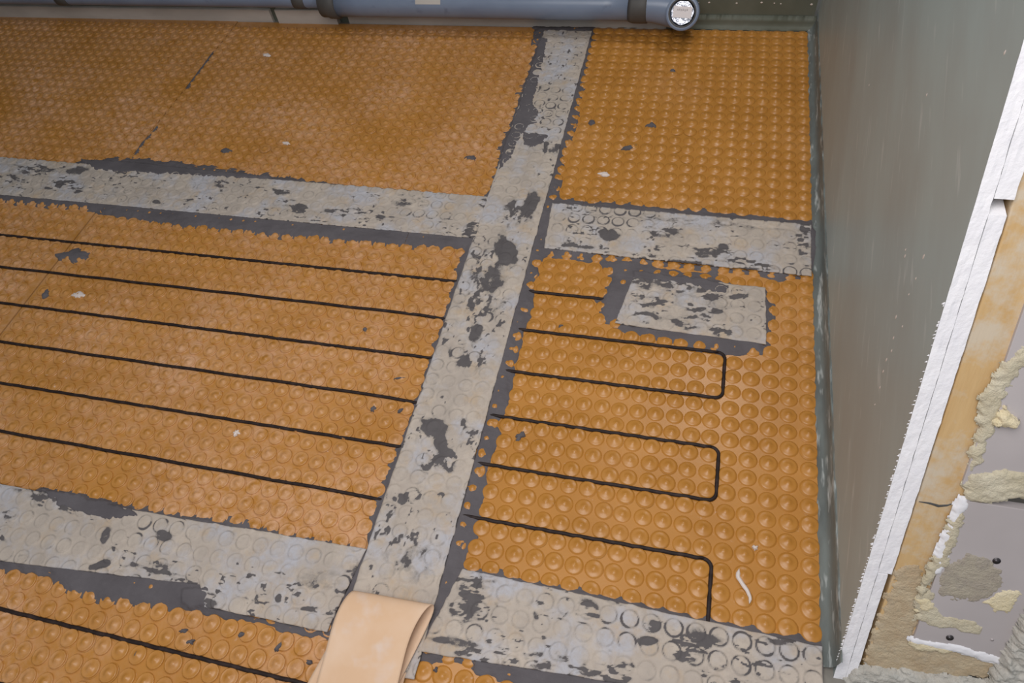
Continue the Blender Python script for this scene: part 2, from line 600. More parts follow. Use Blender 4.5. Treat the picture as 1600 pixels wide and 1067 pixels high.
# mortar stains on the strips: (px, py, rx, ry, tilt deg, strength, kind)   s solid, r rings, k streaks
STAIN = {
    'long': [(866, 170, 30, 42, 0, .62, 'r'), (850, 232, 30, 12, 0, .5, 'k'),
             (829, 322, 12, 22, 10, 1.15, 's'), (805, 335, 28, 24, 0, .5, 'k'), (790, 392, 20, 22, 15, 1.2, 's'), (768, 440, 20, 28, 20, .95, 's'), (745, 400, 22, 60, 15, .45, 'r'), (752, 470, 30, 30, 0, .55, 'k'),
             (744, 523, 10, 18, 15, 1.1, 's'), (763, 495, 14, 12, 0, .75, 'r'), (725, 552, 30, 14, 0, .6, 'r'), (733, 570, 20, 14, 0, .75, 'k'), (704, 552, 4, 10, 0, .9, 's'), (724, 590, 50, 30, 0, .22, 'r'),
             (683, 670, 26, 14, 10, 1.2, 's'), (690, 695, 12, 22, 0, 1.1, 's'), (698, 716, 20, 18, 0, .9, 'k'), (672, 718, 16, 16, 0, .85, 'k'), (718, 664, 14, 14, 0, .6, 'k'), (646, 776, 34, 9, -8, .85, 'k'), (690, 775, 8, 6, 0, .7, 'k'),
             (620, 845, 8, 7, 0, .7, 'k'), (654, 845, 9, 14, 0, .7, 'k'), (640, 875, 34, 26, 0, .42, 'k'), (655, 885, 26, 30, 0, .3, 'k'), (880, 60, 30, 18, 0, .3, 'r'), (745, 425, 12, 40, 20, .4, 'k')],
    'upper_left': [(118, 268, 20, 8, -10, .95, 's'), (100, 292, 28, 10, 0, .8, 'k'), (62, 266, 50, 10, 5, .5, 'k'), (20, 282, 26, 7, 5, .6, 'k'), (186, 275, 14, 5, -20, .8, 'k'), (246, 317, 8, 4, 0, .9, 's'), (345, 290, 14, 6, 0, .6, 'k'),
                   (438, 300, 14, 6, 0, .75, 'k'), (468, 327, 12, 8, 10, .95, 'k'), (452, 318, 26, 6, 10, .6, 'k'), (575, 340, 44, 6, 4, .85, 'k'), (530, 332, 30, 7, 0, .65, 'k'), (660, 338, 60, 9, 4, .45, 'r'), (700, 330, 40, 28, 0, .35, 'r'), (640, 318, 30, 8, 0, .5, 'k'),
                   (740, 362, 16, 12, 0, .9, 'k'), (755, 318, 10, 8, 0, .7, 'k'), (300, 300, 200, 30, 0, .14, 'k')],
    'upper_right': [(955, 337, 100, 16, 5, .6, 'r'), (952, 368, 18, 9, 5, 1.3, 's'), (900, 357, 40, 10, 5, .6, 'r'), (885, 330, 12, 8, 0, .8, 'k'), (1035, 362, 30, 14, 5, .5, 'k'), (1110, 395, 34, 8, 8, .9, 'k'), (1098, 399, 14, 5, 5, 1.0, 's'), (930, 352, 70, 14, 5, .7, 'r'), (985, 338, 60, 10, 5, .75, 'r'), (1130, 388, 9, 5, 0, 1, 's'),
                    (1225, 422, 50, 12, 5, .65, 'r'), (1170, 415, 40, 10, 10, .75, 'k'), (1255, 380, 12, 30, 0, .6, 'k'), (1257, 352, 9, 14, 0, .75, 'k'), (1050, 412, 80, 8, 6, .6, 'k'), (900, 385, 40, 6, 5, .5, 'k'), (1075, 345, 160, 8, 5, .3, 'k')],
    'patch': [(1050, 445, 40, 12, 10, .7, 'k'), (1044, 448, 11, 6, 10, 1, 's'), (1100, 487, 38, 9, 6, .95, 'k'), (1020, 475, 40, 12, 8, .5, 'k'), (1075, 505, 24, 14, 0, .75, 'k'), (1130, 515, 22, 12, 5, .8, 'k'), (1010, 496, 20, 8, 0, .75, 'k'),
              (1155, 462, 18, 12, 0, .6, 'k'), (1190, 478, 5, 9, 0, .9, 'k'), (1155, 502, 24, 10, 0, .35, 'r'), (1005, 440, 24, 14, 0, .6, 'k'), (1090, 480, 90, 40, 0, .2, 'k'), (1110, 462, 26, 12, 10, .7, 'k')],
    'lower_left': [(240, 832, 40, 26, 0, .62, 'r'), (258, 838, 14, 10, 0, .9, 's'), (165, 840, 7, 17, 25, 1.05, 's'), (156, 884, 17, 6, -18, 1.15, 's'), (265, 892, 40, 8, 6, .6, 'k'), (100, 790, 60, 10, 14, .75, 'k'), (60, 770, 60, 8, 10, .35, 'k'), (210, 880, 30, 6, 5, .5, 'k'), (15, 805, 14, 8, 0, .6, 'k'),
                   (290, 910, 30, 6, 5, .6, 'k'), (120, 820, 120, 30, 0, .16, 'r')],
    'lower_mid': [(382, 930, 18, 6, 8, .8, 'k'), (436, 936, 6, 9, 20, 1.05, 's'), (545, 902, 12, 10, 0, .85, 'r'), (540, 924, 18, 6, 0, .9, 'k'), (500, 905, 40, 20, 0, .3, 'k'), (500, 955, 36, 5, 8, .75, 'k'), (484, 870, 40, 14, 5, .3, 'r'), (330, 940, 14, 14, 0, .6, 'k'), (560, 905, 14, 30, 0, .4, 'k'), (400, 850, 100, 18, 8, .2, 'r')],
    'lower_right': [(725, 925, 34, 40, 0, .7, 'k'), (742, 965, 26, 30, 0, .55, 'r'), (705, 1003, 44, 7, 9, 1.0, 's'), (745, 938, 14, 24, 20, .7, 'k'), (985, 985, 60, 26, 8, .66, 'r'), (1014, 1002, 18, 8, 0, 1.2, 's'), (1020, 978, 9, 10, 0, 1.0, 's'), (976, 1000, 16, 14, 0, .8, 'r'), (1070, 1012, 22, 22, 0, .8, 'k'),
                    (1150, 1005, 140, 32, 10, .68, 'r'), (1180, 1040, 120, 30, 8, .55, 'r'), (960, 1050, 36, 22, 0, .85, 'k'), (920, 960, 20, 30, 0, .6, 'k'), (837, 962, 5, 9, -20, .9, 's'), (860, 1025, 90, 5, 8, .45, 'k'), (790, 965, 120, 40, 5, .28, 'r'), (900, 1045, 90, 16, 6, .5, 'k'), (990, 942, 60, 8, 8, .4, 'k'), (735, 1020, 30, 8, 5, .6, 'k'), (1095, 1005, 30, 20, 0, .6, 'k'), (1230, 1000, 40, 10, 0, .5, 'k')],
}


def stain_mask(key, x, y, seed):
    pp = project(np.stack([x, y, np.zeros_like(x)], -1))
    px, py = pp[..., 0], pp[..., 1]
    r = stud_field(x, y)
    ring = np.exp(-((r - .0118) / .0017) ** 2)
    gap = smooth((r - .0125) / .004)
    warp = .5 + 1.0 * fbm(x, y, .022, 3, seed)
    n1 = fbm(x, y, .011, 4, seed + 3)
    streak = fbm(x, y * 2.6, .017, 4, seed + 9) if key != 'long' else fbm(x * 1.7, y, .016, 4, seed + 9)
    m = np.full(x.shape, -.2)
    for (cx, cy, rx, ry, t, st, kd) in STAIN[key]:
        c, s = math.cos(math.radians(t)), math.sin(math.radians(t))
        u = ((px - cx) * c + (py - cy) * s) / rx
        v = (-(px - cx) * s + (py - cy) * c) / ry
        q = np.hypot(u, v) * warp
        env = smooth((1.25 - q) / .7)
        if kd == 's':
            val = env * st * (.35 + .45 * n1 + .3 * smooth((streak - .38) / .2) + .1 * ring)
        elif kd == 'r':
            angn = vnoise(np.arctan2(y, x) * 0 + x / .013, y / .013, seed + 31)
            val = env * st * (1.4 * ring * (.25 + 1.1 * angn) + .35 * gap * n1)
        else:
            val = env * st * 1.5 * (smooth((streak - .40) / .2) * (.7 + .4 * gap + .3 * ring))
        m = np.maximum(m, val)
    m = np.maximum(m, .62 * ring * smooth((fbm(x, y, .05, 2, seed + 77) - .45) / .15) * vnoise(x / .012, y / .012, seed + 3))
    nick = fbm(x * .8, y * 2.0, .011, 4, seed + 21) if key != 'long' else fbm(x * 1.4, y, .011, 4, seed + 21)
    m = np.maximum(m, .72 * smooth((nick - .66) / .07) * smooth((fbm(x, y, .07, 2, seed + 5) - .42) / .1))
    return m


def make_strip(name, key, label, z0, seed, edge=.0014):
    q = SQUAD[key]
    lu = max(np.linalg.norm(q[1] - q[0]), np.linalg.norm(q[2] - q[3]))
    lv = max(np.linalg.norm(q[3] - q[0]), np.linalg.norm(q[2] - q[1]))
    nu, nv = int(lu / .0021) + 1, int(lv / .0021) + 1
    u, v = np.meshgrid(np.linspace(0, 1, nu), np.linspace(0, 1, nv))
    P = ((1 - u)[..., None] * q[0] + u[..., None] * q[1]) * (1 - v)[..., None] + ((1 - u)[..., None] * q[3] + u[..., None] * q[2]) * v[..., None]
    x, y = P[..., 0].copy(), P[..., 1].copy()
    # slightly wavy, frayed rims
    for a, m_, ax in ((u, lu, 0), (v, lv, 1)):
        for side in (0, 1):
            w = smooth(1 - np.abs(a - side) * m_ / .012)
            d = (fbm(x, y, .02, 3, seed + ax * 7 + side) - .5) * 2 * edge * w
            if ax == 0: x += d if abs(q[1][0] - q[0][0]) > abs(q[1][1] - q[0][1]) else 0
            else: y += d if abs(q[3][1] - q[0][1]) > abs(q[3][0] - q[0][0]) else 0
    r = stud_field(x, y)
    fade = .5 + .9 * fbm(x, y, .08, 2, seed + 2)
    disc = smooth((.0130 - r) / .0026)
    ring = np.exp(-((r - .0112) / .0014) ** 2)
    z = z0 + fade * (.0015 * disc + .0011 * ring + .0004 * np.exp(-(r / .004) ** 2)) + .0012 * (fbm(x, y, .03, 3, seed + 4) - .5)
    mk = stain_mask(key, x, y, seed)
    z += .0006 * smooth((mk - .4) / .3)
    ed = np.minimum(np.minimum(u, 1 - u) * lu, np.minimum(v, 1 - v) * lv)
    z -= .0008 * smooth(1 - ed / .004)
    keep = np.ones((nv - 1, nu - 1), bool)
    V = np.stack([x, y, z], -1).reshape(-1, 3)
    _, Fc = grid_faces(keep)
    # a rim going down gives the strip thickness
    idx = np.arange(nv * nu).reshape(nv, nu)
    loop = np.concatenate([idx[0, :], idx[1:, -1], idx[-1, -2::-1], idx[-2:0:-1, 0]])
    b = len(V)
    low = V[loop].copy(); low[:, 2] -= .0016
    V = np.concatenate([V, low])
    n = len(loop)
    rim = [(loop[i], b + i, b + (i + 1) % n, loop[(i + 1) % n]) for i in range(n)]
    Fc = [tuple(f[::-1]) for f in Fc.tolist()] + rim
    o = mesh_obj(name, V, Fc, M_STRIP)
    a = o.data.attributes.new('mortar', 'FLOAT', 'POINT')
    a.data.foreach_set('value', np.concatenate([mk.ravel(), mk.ravel()[loop]]).astype(np.float32))
    tag(o, label, 'sealing strip')
    return o


strip_long = make_strip('sealing_strip', 'long', 'long pale fleece strip running from the pipe to the camera, its near end curled', .0022, 100)
make_strip('sealing_strip', 'upper_left', 'upper of two pale strips coming from the left picture edge to the long strip', .0016, 200)
make_strip('sealing_strip', 'upper_right', 'pale strip between the long strip and the right wall, above the small patch', .0016, 300)
make_strip('sealing_strip', 'patch', 'small rectangular pale patch smeared with mortar, standing free on the right mat', .0016, 400)
make_strip('sealing_strip', 'lower_left', 'pale strip entering at the lower left edge, its lower border in wide grey mortar', .0016, 500)
make_strip('sealing_strip', 'lower_mid', 'short pale strip overlapping the lower left one and ending beside the curled end', .0024, 600)
make_strip('sealing_strip', 'lower_right', 'wide pale strip with dark stud rings from the curled end to the right wall', .0016, 700)

# curled loose end of the long strip
xl, xr = at(556, 920)[0], at(665, 948)[0]
prof = [(-.760, .0030), (-.82, .0032), (-.90, .0034), (-1.0, .0036), (-1.07, .0038), (-1.098, .0056), (-1.106, .0095), (-1.095, .0132), (-1.06, .0145), (-.98, .0145), (-.90, .0150),
        (-.86, .0165), (-.80, .0215), (-.75, .0285), (-.715, .0340), (-.688, .0345), (-.673, .0275), (-.672, .0180), (-.688, .0108), (-.73, .0085), (-.80, .0080), (-.87, .0078)]
prof = np.array(prof)
t = np.r_[0, np.cumsum(np.linalg.norm(np.diff(prof, axis=0), axis=1))]
tt = np.linspace(0, t[-1], 150)
pf = np.stack([np.interp(tt, t, prof[:, i]) for i in (0, 1)], 1)
for _ in range(6):
    pf[1:-1] = (pf[:-2] + 2 * pf[1:-1] + pf[2:]) / 4
V, Fc = [], []
nw = 26
for i, (yy, zz) in enumerate(pf):
    f = tt[i] / t[-1]
    up = smooth((f - .34) / .14)
    lay = smooth((f - .70) / .12)
    for j in range(nw):
        a = j / (nw - 1)
        x = xl + (xr - xl) * a
        x2 = x - .003 * up + .012 * lay * (1 if a > .5 else .2) + (yy + .70) * -.02 * up + (yy + .72) * .24 * lay
        wob = (fbm(np.array([x]), np.array([yy]), .06, 2, 5 + int(up > .5))[0] - .5) * .003 * up
        V.append((x2, yy + .004 * (a - .5) * up, zz + wob + .0012 * math.sin(a * 5) * up))
for i in range(len(pf) - 1):
    for j in range(nw - 1):
        b = i * nw + j
        Fc.append((b, b + 1, b + nw + 1, b + nw))
curl = mesh_obj('curled_end', V, Fc, M_ROLL, strip_long)
curl['label'] = 'clean peach-coloured loose end, rolled over'
sm = curl.modifiers.new('thickness', 'SOLIDIFY'); sm.thickness = .0009; sm.offset = 0

# ------------------------------------------------------------------ mortar beds: height fields that the studs poke through
BED_PX = {
    'v': [(838, 40), (834, 80), (826, 110), (815, 130), (806, 160), (800, 185), (790, 205), (779, 235), (776, 265), (769, 290), (752, 320), (735, 360), (722, 390), (714, 412), (711, 440), (702, 465), (693, 497), (680, 540), (667, 580), (653, 622), (640, 655), (628, 685), (612, 703), (605, 732), (594, 762), (584, 790), (578, 830), (572, 858), (520, 985),
          (640, 1030), (682, 1000), (740, 900), (722, 885), (724, 860), (738, 832), (748, 800), (752, 770), (758, 730), (770, 698), (776, 676), (774, 656), (784, 636), (794, 606), (802, 570), (813, 530), (822, 498), (829, 458), (837, 420), (850, 385), (858, 345), (864, 315), (873, 280), (880, 240), (894, 210), (902, 180), (906, 150), (913, 110), (922, 72), (930, 40)],
    'ul': [(-80, 238), (0, 247), (110, 256), (135, 248), (200, 245), (260, 250), (330, 260), (430, 273), (500, 284), (560, 296), (640, 303), (700, 306), (780, 308), (752, 390), (720, 386), (640, 381), (540, 374), (450, 367), (380, 360), (300, 352), (220, 342), (130, 325), (60, 317), (0, 313), (-80, 305)],
    'ur': [(850, 308), (900, 312), (950, 315), (1000, 318), (1060, 324), (1130, 332), (1200, 338), (1262, 344), (1283, 358), (1283, 395), (1276, 415), (1250, 431), (1200, 432), (1170, 426), (1130, 420), (1060, 412), (1000, 406), (940, 403), (900, 401), (836, 396)],
    'pt': [(938, 406), (985, 405), (1030, 420), (1060, 424), (1100, 428), (1130, 432), (1150, 450), (1195, 448), (1208, 470), (1209, 500), (1200, 533), (1188, 546), (1150, 549), (1080, 538), (1020, 522), (965, 508), (943, 498), (938, 460), (955, 430)],
    'll': [(60, 762), (100, 767), (150, 781), (230, 797), (290, 806), (340, 812), (420, 826), (460, 832), (530, 851), (590, 862), (520, 992), (470, 986), (430, 979), (400, 966), (330, 955), (240, 945), (170, 940), (112, 930), (95, 908), (60, 896), (0, 886), (-80, 876), (-80, 850), (0, 800)],
    'lr': [(700, 875), (740, 889), (800, 898), (850, 913), (900, 922), (1000, 945), (1100, 968), (1200, 990), (1250, 998), (1289, 1004), (1290, 1120), (960, 1095), (860, 1078), (820, 1068), (760, 1047), (715, 1034), (670, 1024)],
}
BED = {k: np.array([at(*p)[:2] for p in v]) for k, v in BED_PX.items()}
LOW = [  # zones where the bed is thin and stud tops show: px centre, radius px, level
    (742, 760, 34, 130, -.0016), (770, 690, 26, 60, -.0014), (1000, 520, 90, 18, -.0010), (965, 425, 30, 25, -.0009), (1080, 420, 110, 14, -.0014), (1205, 490, 18, 60, -.0016), (605, 740, 22, 60, -.0013),
    (500, 845, 90, 16, -.0014), (250, 800, 50, 8, -.0012), (1230, 345, 60, 14, -.0010), (815, 200, 16, 50, -.0006), (450, 982, 90, 16, -.0012)]


def bed_height(x, y, seed=50):
    d = np.full(x.shape, -1.0)
    for k in BED:
        d = np.maximum(d, sdist(x, y, BED[k]))
    d = d + .006 + (fbm(x, y, .024, 3, seed) - .5) * .020
    pp = project(np.stack([x, y, np.zeros_like(x)], -1))
    lvl = np.full(x.shape, .0006)
    for cx, cy, rx, ry, lv in LOW:
        e = smooth(1.5 - np.hypot((pp[..., 0] - cx) / rx, (pp[..., 1] - cy) / ry))
        lvl = lvl * (1 - e) + lv * e
    n = (fbm(x, y, .016, 3, seed + 1) - .5) * .0026 + (fbm(x, y * 2.5, .007, 2, seed + 2) - .5) * .0009
    t1 = smooth((d + .005) / .007); t2 = smooth(d / .020)
    h = -.0105 * (1 - t1) + t1 * (-.0044 * (1 - t2) + lvl * t2) + n * t1
    return h, d


strip_d = lambda x, y: np.max([sdist(x, y, SQUAD[k]) for k in SQUAD], axis=0)


COVER = [[(845, 60), (856, 62), (846, 110), (833, 160), (841, 176), (839, 193), (818, 206), (806, 232), (796, 252), (780, 268), (781, 250), (797, 205), (812, 160), (829, 110)],
         [(128, 250), (200, 254), (330, 268), (420, 276), (420, 280), (330, 277), (240, 272), (200, 270), (150, 266)],
         [(818, 208), (858, 213), (852, 222), (837, 232), (817, 230)],
         [(990, 424), (1060, 432), (1100, 436), (1138, 448), (1136, 460), (1118, 459), (1080, 446), (1030, 440), (990, 436)],
         [(62, 762), (110, 770), (200, 795), (222, 806), (180, 812), (130, 803), (90, 788)],
         [(282, 918), (327, 920), (326, 950), (300, 950), (285, 940)]]


def make_bed(rect, label, step=.0023):
    x0, x1, y0, y1 = rect
    xs = np.arange(x0, x1 + step * .5, step); ys = np.arange(y0, y1 + step * .5, step)
    x, y = np.meshgrid(xs, ys)
    h, d = bed_height(x, y)
    sd = strip_d(x, y)
    h = h - .006 * smooth((sd - .0005) / .004)       # dives under the strips
    h = np.where((d > -.004) & (sd < 0), h + .0008 * smooth((sd + .008) / .008), h)
    cv = np.full(x.shape, -1.0)
    for c_ in COVER:
        cv = np.maximum(cv, sdist(x, y, np.array([at(*p)[:2] for p in c_])))
    cv = cv + (fbm(x, y, .012, 3, 91) - .5) * .010
    h = np.where(cv > -.004, np.maximum(h, -.002 + .0062 * smooth((cv + .002) / .004) + .0012 * (fbm(x, y, .02, 3, 92) - .5)), h)
    sd = np.where(cv > -.002, -1, sd)
    keepv = (h > -.0100) & (sd < .007) & (d > -.02)
    keep = keepv[:-1, :-1] & keepv[1:, :-1] & keepv[1:, 1:] & keepv[:-1, 1:]
    used, Fc = grid_faces(keep)
    V = np.stack([x, y, h], -1).reshape(-1, 3)[used]
    o = mesh_obj('mortar_bed', V, [tuple(f[::-1]) for f in Fc.tolist()], M_MOR)
    return tag(o, label, 'mortar')


make_bed((-.79, -.44, -.82, .845), 'grey mortar showing along both sides of the long strip')
make_bed((-2.15, -.79, -.02, .26), 'two grey mortar lines along the far left strip')
make_bed((-.44, .026, -.19, .24), 'grey mortar around the small patch and the strip before the right wall')
make_bed((-1.50, -.79, -.84, -.52), 'wide smooth grey mortar band along the lower left strips')
make_bed((-.44, .0135, -.86, -.56), 'thin grey mortar line along the strip with the dark rings')

# ------------------------------------------------------------------ studded mats
def stud_mesh(name, seg, m, seed):
    r_ = np.random.default_rng(seed)
    prof = [(.0149, Z_SHEET - .0003), (.0142, Z_SHEET + .0004), (.0134, -.0046), (.0135, -.0038), (.0132, -.0031), (.0125, -.0027), (.0116, -.0027), (.0106, -.0030), (.0082, -.0029), (.0060, -.0022), (.0038, -.0008), (.0019, .0002)]
    if m is M_OR:      # the right-hand sheets have rounder studs
        prof = [(.0149, Z_SHEET - .0003), (.0142, Z_SHEET + .0003), (.0134, -.0046), (.0128, -.0038), (.0118, -.0033), (.0100, -.0029), (.0080, -.0024), (.0060, -.0017), (.0042, -.0008), (.0026, .0001), (.0012, .0005)]
    V, Fc = [], []
    for k, (r, z) in enumerate(prof):
        for i in range(seg):
            a = 2 * math.pi * i / seg
            wob = 1 + .02 * r_.standard_normal() * (k > 3)
            V.append((r * wob * math.cos(a), r * wob * math.sin(a), z + .00012 * r_.standard_normal() * (k > 3)))
    V.append((0, 0, .0006))
    for k in range(len(prof) - 1):
        for i in range(seg):
            a, b = k * seg + i, k * seg + (i + 1) % seg
            Fc.append((a, b, b + seg, a + seg))
    k = len(prof) - 1
    for i in range(seg):
        Fc.append((k * seg + i, k * seg + (i + 1) % seg, len(V) - 1))
    me = bpy.data.meshes.new(name)
    me.from_pydata(V, [], Fc)
    me.polygons.foreach_set('use_smooth', [True] * len(me.polygons))
    me.materials.append(m)
    return me, np.array(V), Fc


N_STUD = 0
for key, (x0, px_, y0, py_, a, b, c, d) in GRID.items():
    m, label = MATS[key]
    bm = bmesh.new()
    box(bm, a, b, c, d, -.0084, Z_SHEET)
    sheet = bm_obj('uncoupling_mat', bm, m)
    tag(sheet, label, 'floor mat')
    if key in ('MR', 'ML', 'FL', 'BL'): sheet['group'] = 'studded mats with heating cable'
    else: sheet['group'] = 'studded mats without cable'
    i0, i1 = math.ceil((a - x0 + .009) / px_), math.floor((b - x0 - .009) / px_)
    j0, j1 = math.ceil((c - y0 + .011) / py_), math.floor((d - y0 - .011) / py_)
    I, J = np.meshgrid(np.arange(i0, i1 + 1), np.arange(j0, j1 + 1))
    X, Y = (x0 + I * px_).ravel(), (y0 + J * py_).ravel()
    sd = strip_d(X, Y)
    q = project(np.stack([X, Y, 0 * X], -1))
    fr = (q[:, 0] > -330) & (q[:, 0] < 1700) & (q[:, 1] > -60) & (q[:, 1] < 1230)
    ok = fr & (sd < .010)
    X, Y, q = X[ok], Y[ok], q[ok]
    inside = (q[:, 0] > -12) & (q[:, 0] < 1612) & (q[:, 1] > -10) & (q[:, 1] < 1080)
    dist = np.hypot(np.hypot(X - CAM[0], Y - CAM[1]), CAM[2]) + (~inside) * 10
    order = np.argsort(dist)
    n1 = min(300, int(inside.sum()))
    meshes = [stud_mesh('stud', 18, m, s) for s in range(3)]
    for n, k in enumerate(order[:n1]):
        o = bpy.data.objects.new('stud', meshes[n % 3][0])
        COL.objects.link(o)
        o.parent = sheet
        o.location = (X[k] + .0004 * rng.standard_normal(), Y[k] + .0004 * rng.standard_normal(), .0003 * rng.standard_normal())
        o.rotation_euler = (.03 * rng.standard_normal(), .03 * rng.standard_normal(), rng.random() * 6.28)
    rest = order[n1:]
    if len(rest):
        sv, sf = meshes[0][1], np.array([f if len(f) == 4 else f + (f[2],) for f in meshes[0][2]])
        nv = len(sv)
        Vs = (sv[None] + np.stack([X[rest] + .0004 * rng.standard_normal(len(rest)), Y[rest] + .0004 * rng.standard_normal(len(rest)), .0003 * rng.standard_normal(len(rest))], -1)[:, None]).reshape(-1, 3)
        Fs = (sf[None] + (np.arange(len(rest)) * nv)[:, None, None]).reshape(-1, 4)
        Fs = [tuple(f) if f[2] != f[3] else tuple(f[:3]) for f in Fs.tolist()]
        o = mesh_obj('stud_field', Vs, Fs, m, sheet)
        o['kind'] = 'stuff'
    N_STUD += len(X)

# ------------------------------------------------------------------ heating cable
ROWS = [-.069, -.161, -.254, -.347, -.438, -.5295]
ROWS_L = [-.063, -.154, -.248, -.341, -.431, -.5265]
ZC, RC = -.0043, .0031
XT = -.135


def arc(cx, cy, r, a0, a1, n=7):
    return [(cx + r * math.cos(math.radians(t)), cy + r * math.sin(math.radians(t))) for t in np.linspace(a0, a1, n)]


def run(y_r, y_l, xr, xl, n=110):
    out = []
    for i in range(n + 1):
        x = xr + (xl - xr) * i / n
        w = smooth((-.50 - x) / .15)
        out.append((x, y_r * (1 - w) + y_l * w + .0005 * math.sin(x * 208)))
    return out


rc = .013
XL = -2.25
paths = []
# far run ends under the small patch
p = [(-.34, ROWS[0])] + run(ROWS[0], ROWS_L[0], -.35, XL + rc)
p += arc(XL + rc, ROWS_L[0] - rc, rc, 90, 180) + arc(XL + rc, ROWS_L[1] + rc, rc, 180, 270)
p += run(ROWS_L[1], ROWS_L[1], XL + rc + .01, -.70, 60) + run(ROWS[1], ROWS[1], -.60, XT - rc, 40)
p += arc(XT - rc, ROWS[1] - rc, rc, 90, 0) + arc(XT - rc, ROWS[2] + rc, rc, 0, -90)
p += run(ROWS[2], ROWS_L[2], XT - rc - .01, XL + rc)
p += arc(XL + rc, ROWS_L[2] - rc, rc, 90, 180) + arc(XL + rc, ROWS_L[3] + rc, rc, 180, 270)
p += run(ROWS_L[3], ROWS_L[3], XL + rc + .01, -.70, 60) + run(ROWS[3], ROWS[3], -.60, XT - rc, 40)
p += arc(XT - rc, ROWS[3] - rc, rc, 90, 0) + arc(XT - rc, ROWS[4] + rc, rc, 0, -90)
p += run(ROWS[4], ROWS_L[4], XT - rc - .01, XL + rc)
p += arc(XL + rc, ROWS_L[4] - rc, rc, 90, 180) + arc(XL + rc, ROWS_L[5] + rc, rc, 180, 270)
p += run(ROWS_L[5], ROWS_L[5], XL + rc + .01, -.70, 60) + run(ROWS[5], ROWS[5], -.60, XT - rc, 40)
p += arc(XT - rc, ROWS[5] - rc, rc, 90, 0) + arc(XT - rc, -.8075 + rc, rc, 0, -90)
p += run(-.804, -.808, XT - rc - .01, XL + rc)
p += arc(XL + rc, -.808 - rc, rc, 90, 180) + arc(XL + rc, -.9025 + rc, rc, 180, 270)
p += run(-.9025, -.9025, XL + rc + .01, -.30, 60)
p = np.array(p)
seg_ = np.linalg.norm(np.diff(p, axis=0), axis=1)
p = p[np.r_[True, seg_ > 1e-5]]
z = np.full(len(p), ZC) + .0003 * np.sin(p[:, 0] * 61)
V, Fc = sweep(np.c_[p, z], RC, 8)
cab = mesh_obj('heating_cable', V, Fc, M_CAB)
tag(cab, 'thin dark heating cable laid in long parallel runs and loops between the studs', 'cable')

# ------------------------------------------------------------------ mortar splashes, white marks
def blob(name, px, py, rx, ry, label, cat, m, h=.0024, seed=0, rot=0.0, zb=-.0030, arms=.45, group=None):
    """an irregular flat splash on the studs; rx, ry in pixels"""
    c0 = at(px, py)
    ex = np.linalg.norm(at(px + rx, py) - c0); ey = np.linalg.norm(at(px, py + ry) - c0)
    n = 30; rings = 6
    V, Fc = [], []
    for k in range(rings):
        f = (k + 1) / rings
        for i in range(n):
            a = 2 * math.pi * i / n
            rr = 1 + arms * 2 * (fbm(np.array([math.cos(a) * 1.6 + seed * 7.1]), np.array([math.sin(a) * 1.6 + seed * 3.3]), 1, 3, seed)[0] - .5) * 1.6
            x, y = ex * f * rr * math.cos(a), ey * f * rr * math.sin(a)
            xr_ = x * math.cos(rot) - y * math.sin(rot); yr_ = x * math.sin(rot) + y * math.cos(rot)
            nz = fbm(np.array([c0[0] + xr_]), np.array([c0[1] + yr_]), .006, 3, seed)[0]
            V.append((c0[0] + xr_, c0[1] + yr_, zb + h * (1 - f ** 2.5) * (.75 + .6 * nz) - (.002 if f > .99 else 0)))
    V.append((c0[0], c0[1], zb + h))
    for k in range(rings - 1):
        for i in range(n):
            a, b = k * n + i, k * n + (i + 1) % n
            Fc.append((a, a + n, b + n, b))
    for i in range(n):
        Fc.append((len(V) - 1, i, (i + 1) % n))
    o = mesh_obj(name, V, Fc, m)
    return tag(o, label, cat, group)


SPL = [
    (111, 397, 24, 9, .0040, 'grey mortar splash left on the studs below the topmost left cable'),
    (97, 398, 14, 5, .0030, 'faint mortar film at the left rim of the larger splash below the topmost cable'),
    (352, 234, 8, 4, .0036, 'dark mortar crumb near the far left strip, on the large cable-free mat'),
    (735, 245, 9, 4, .0036, 'mortar crumb on the large cable-free mat close to the long strip'),
    (1018, 194, 7, 5, .0036, 'dark star-shaped mortar crumb in the middle of the far right mat'),
    (981, 229, 12, 3, .0034, 'narrow slanting mortar crumb on the far right mat above its strip'),
    (925, 189, 6, 4, .0034, 'mortar crumb on the far right mat beside the long strip'),
    (1051, 109, 5, 3, .0034, 'tiny mortar crumb on the far right mat toward the pipe elbow'),
    (583, 637, 5, 4, .0036, 'left of two mortar dots above the fifth cable beside the long strip'),
    (625, 640, 5, 3, .0036, 'right of two mortar dots above the fifth cable beside the long strip'),
    (812, 680, 10, 5, .0038, 'mortar smear around one stud top right of the long strip'),
    (876, 508, 5, 3, .0036, 'mortar dot on a stud between the long strip and the small patch'),
    (433, 1010, 9, 3, .0036, 'mortar dash on a stud in the near left mat'),
    (482, 1034, 3, 6, .0036, 'short upright mortar dash beside the curled strip end'),
    (680, 1046, 4, 4, .0036, 'mortar dot on the near mat right of the curled end'),
    (212, 1022, 5, 4, .0034, 'mortar knot sitting on the near left cable, left of its middle'),
    (285, 985, 4, 7, .0036, 'upright mortar crumb under the lower left strip, upper of two'),
    (296, 1002, 4, 6, .0034, 'upright mortar crumb under the lower left strip, lower of two'),
    (376, 990, 4, 7, .0036, 'mortar crescent on a stud below the short overlapping strip'),
    (622, 590, 2, 9, .0034, 'thin curved dark mortar scratch beside the long strip'),
    (570, 513, 5, 3, .0034, 'small bluish mortar dot above the fourth left cable'),
    (70, 457, 8, 4, .0030, 'pale mortar trace on the left mat below the second cable'),
]
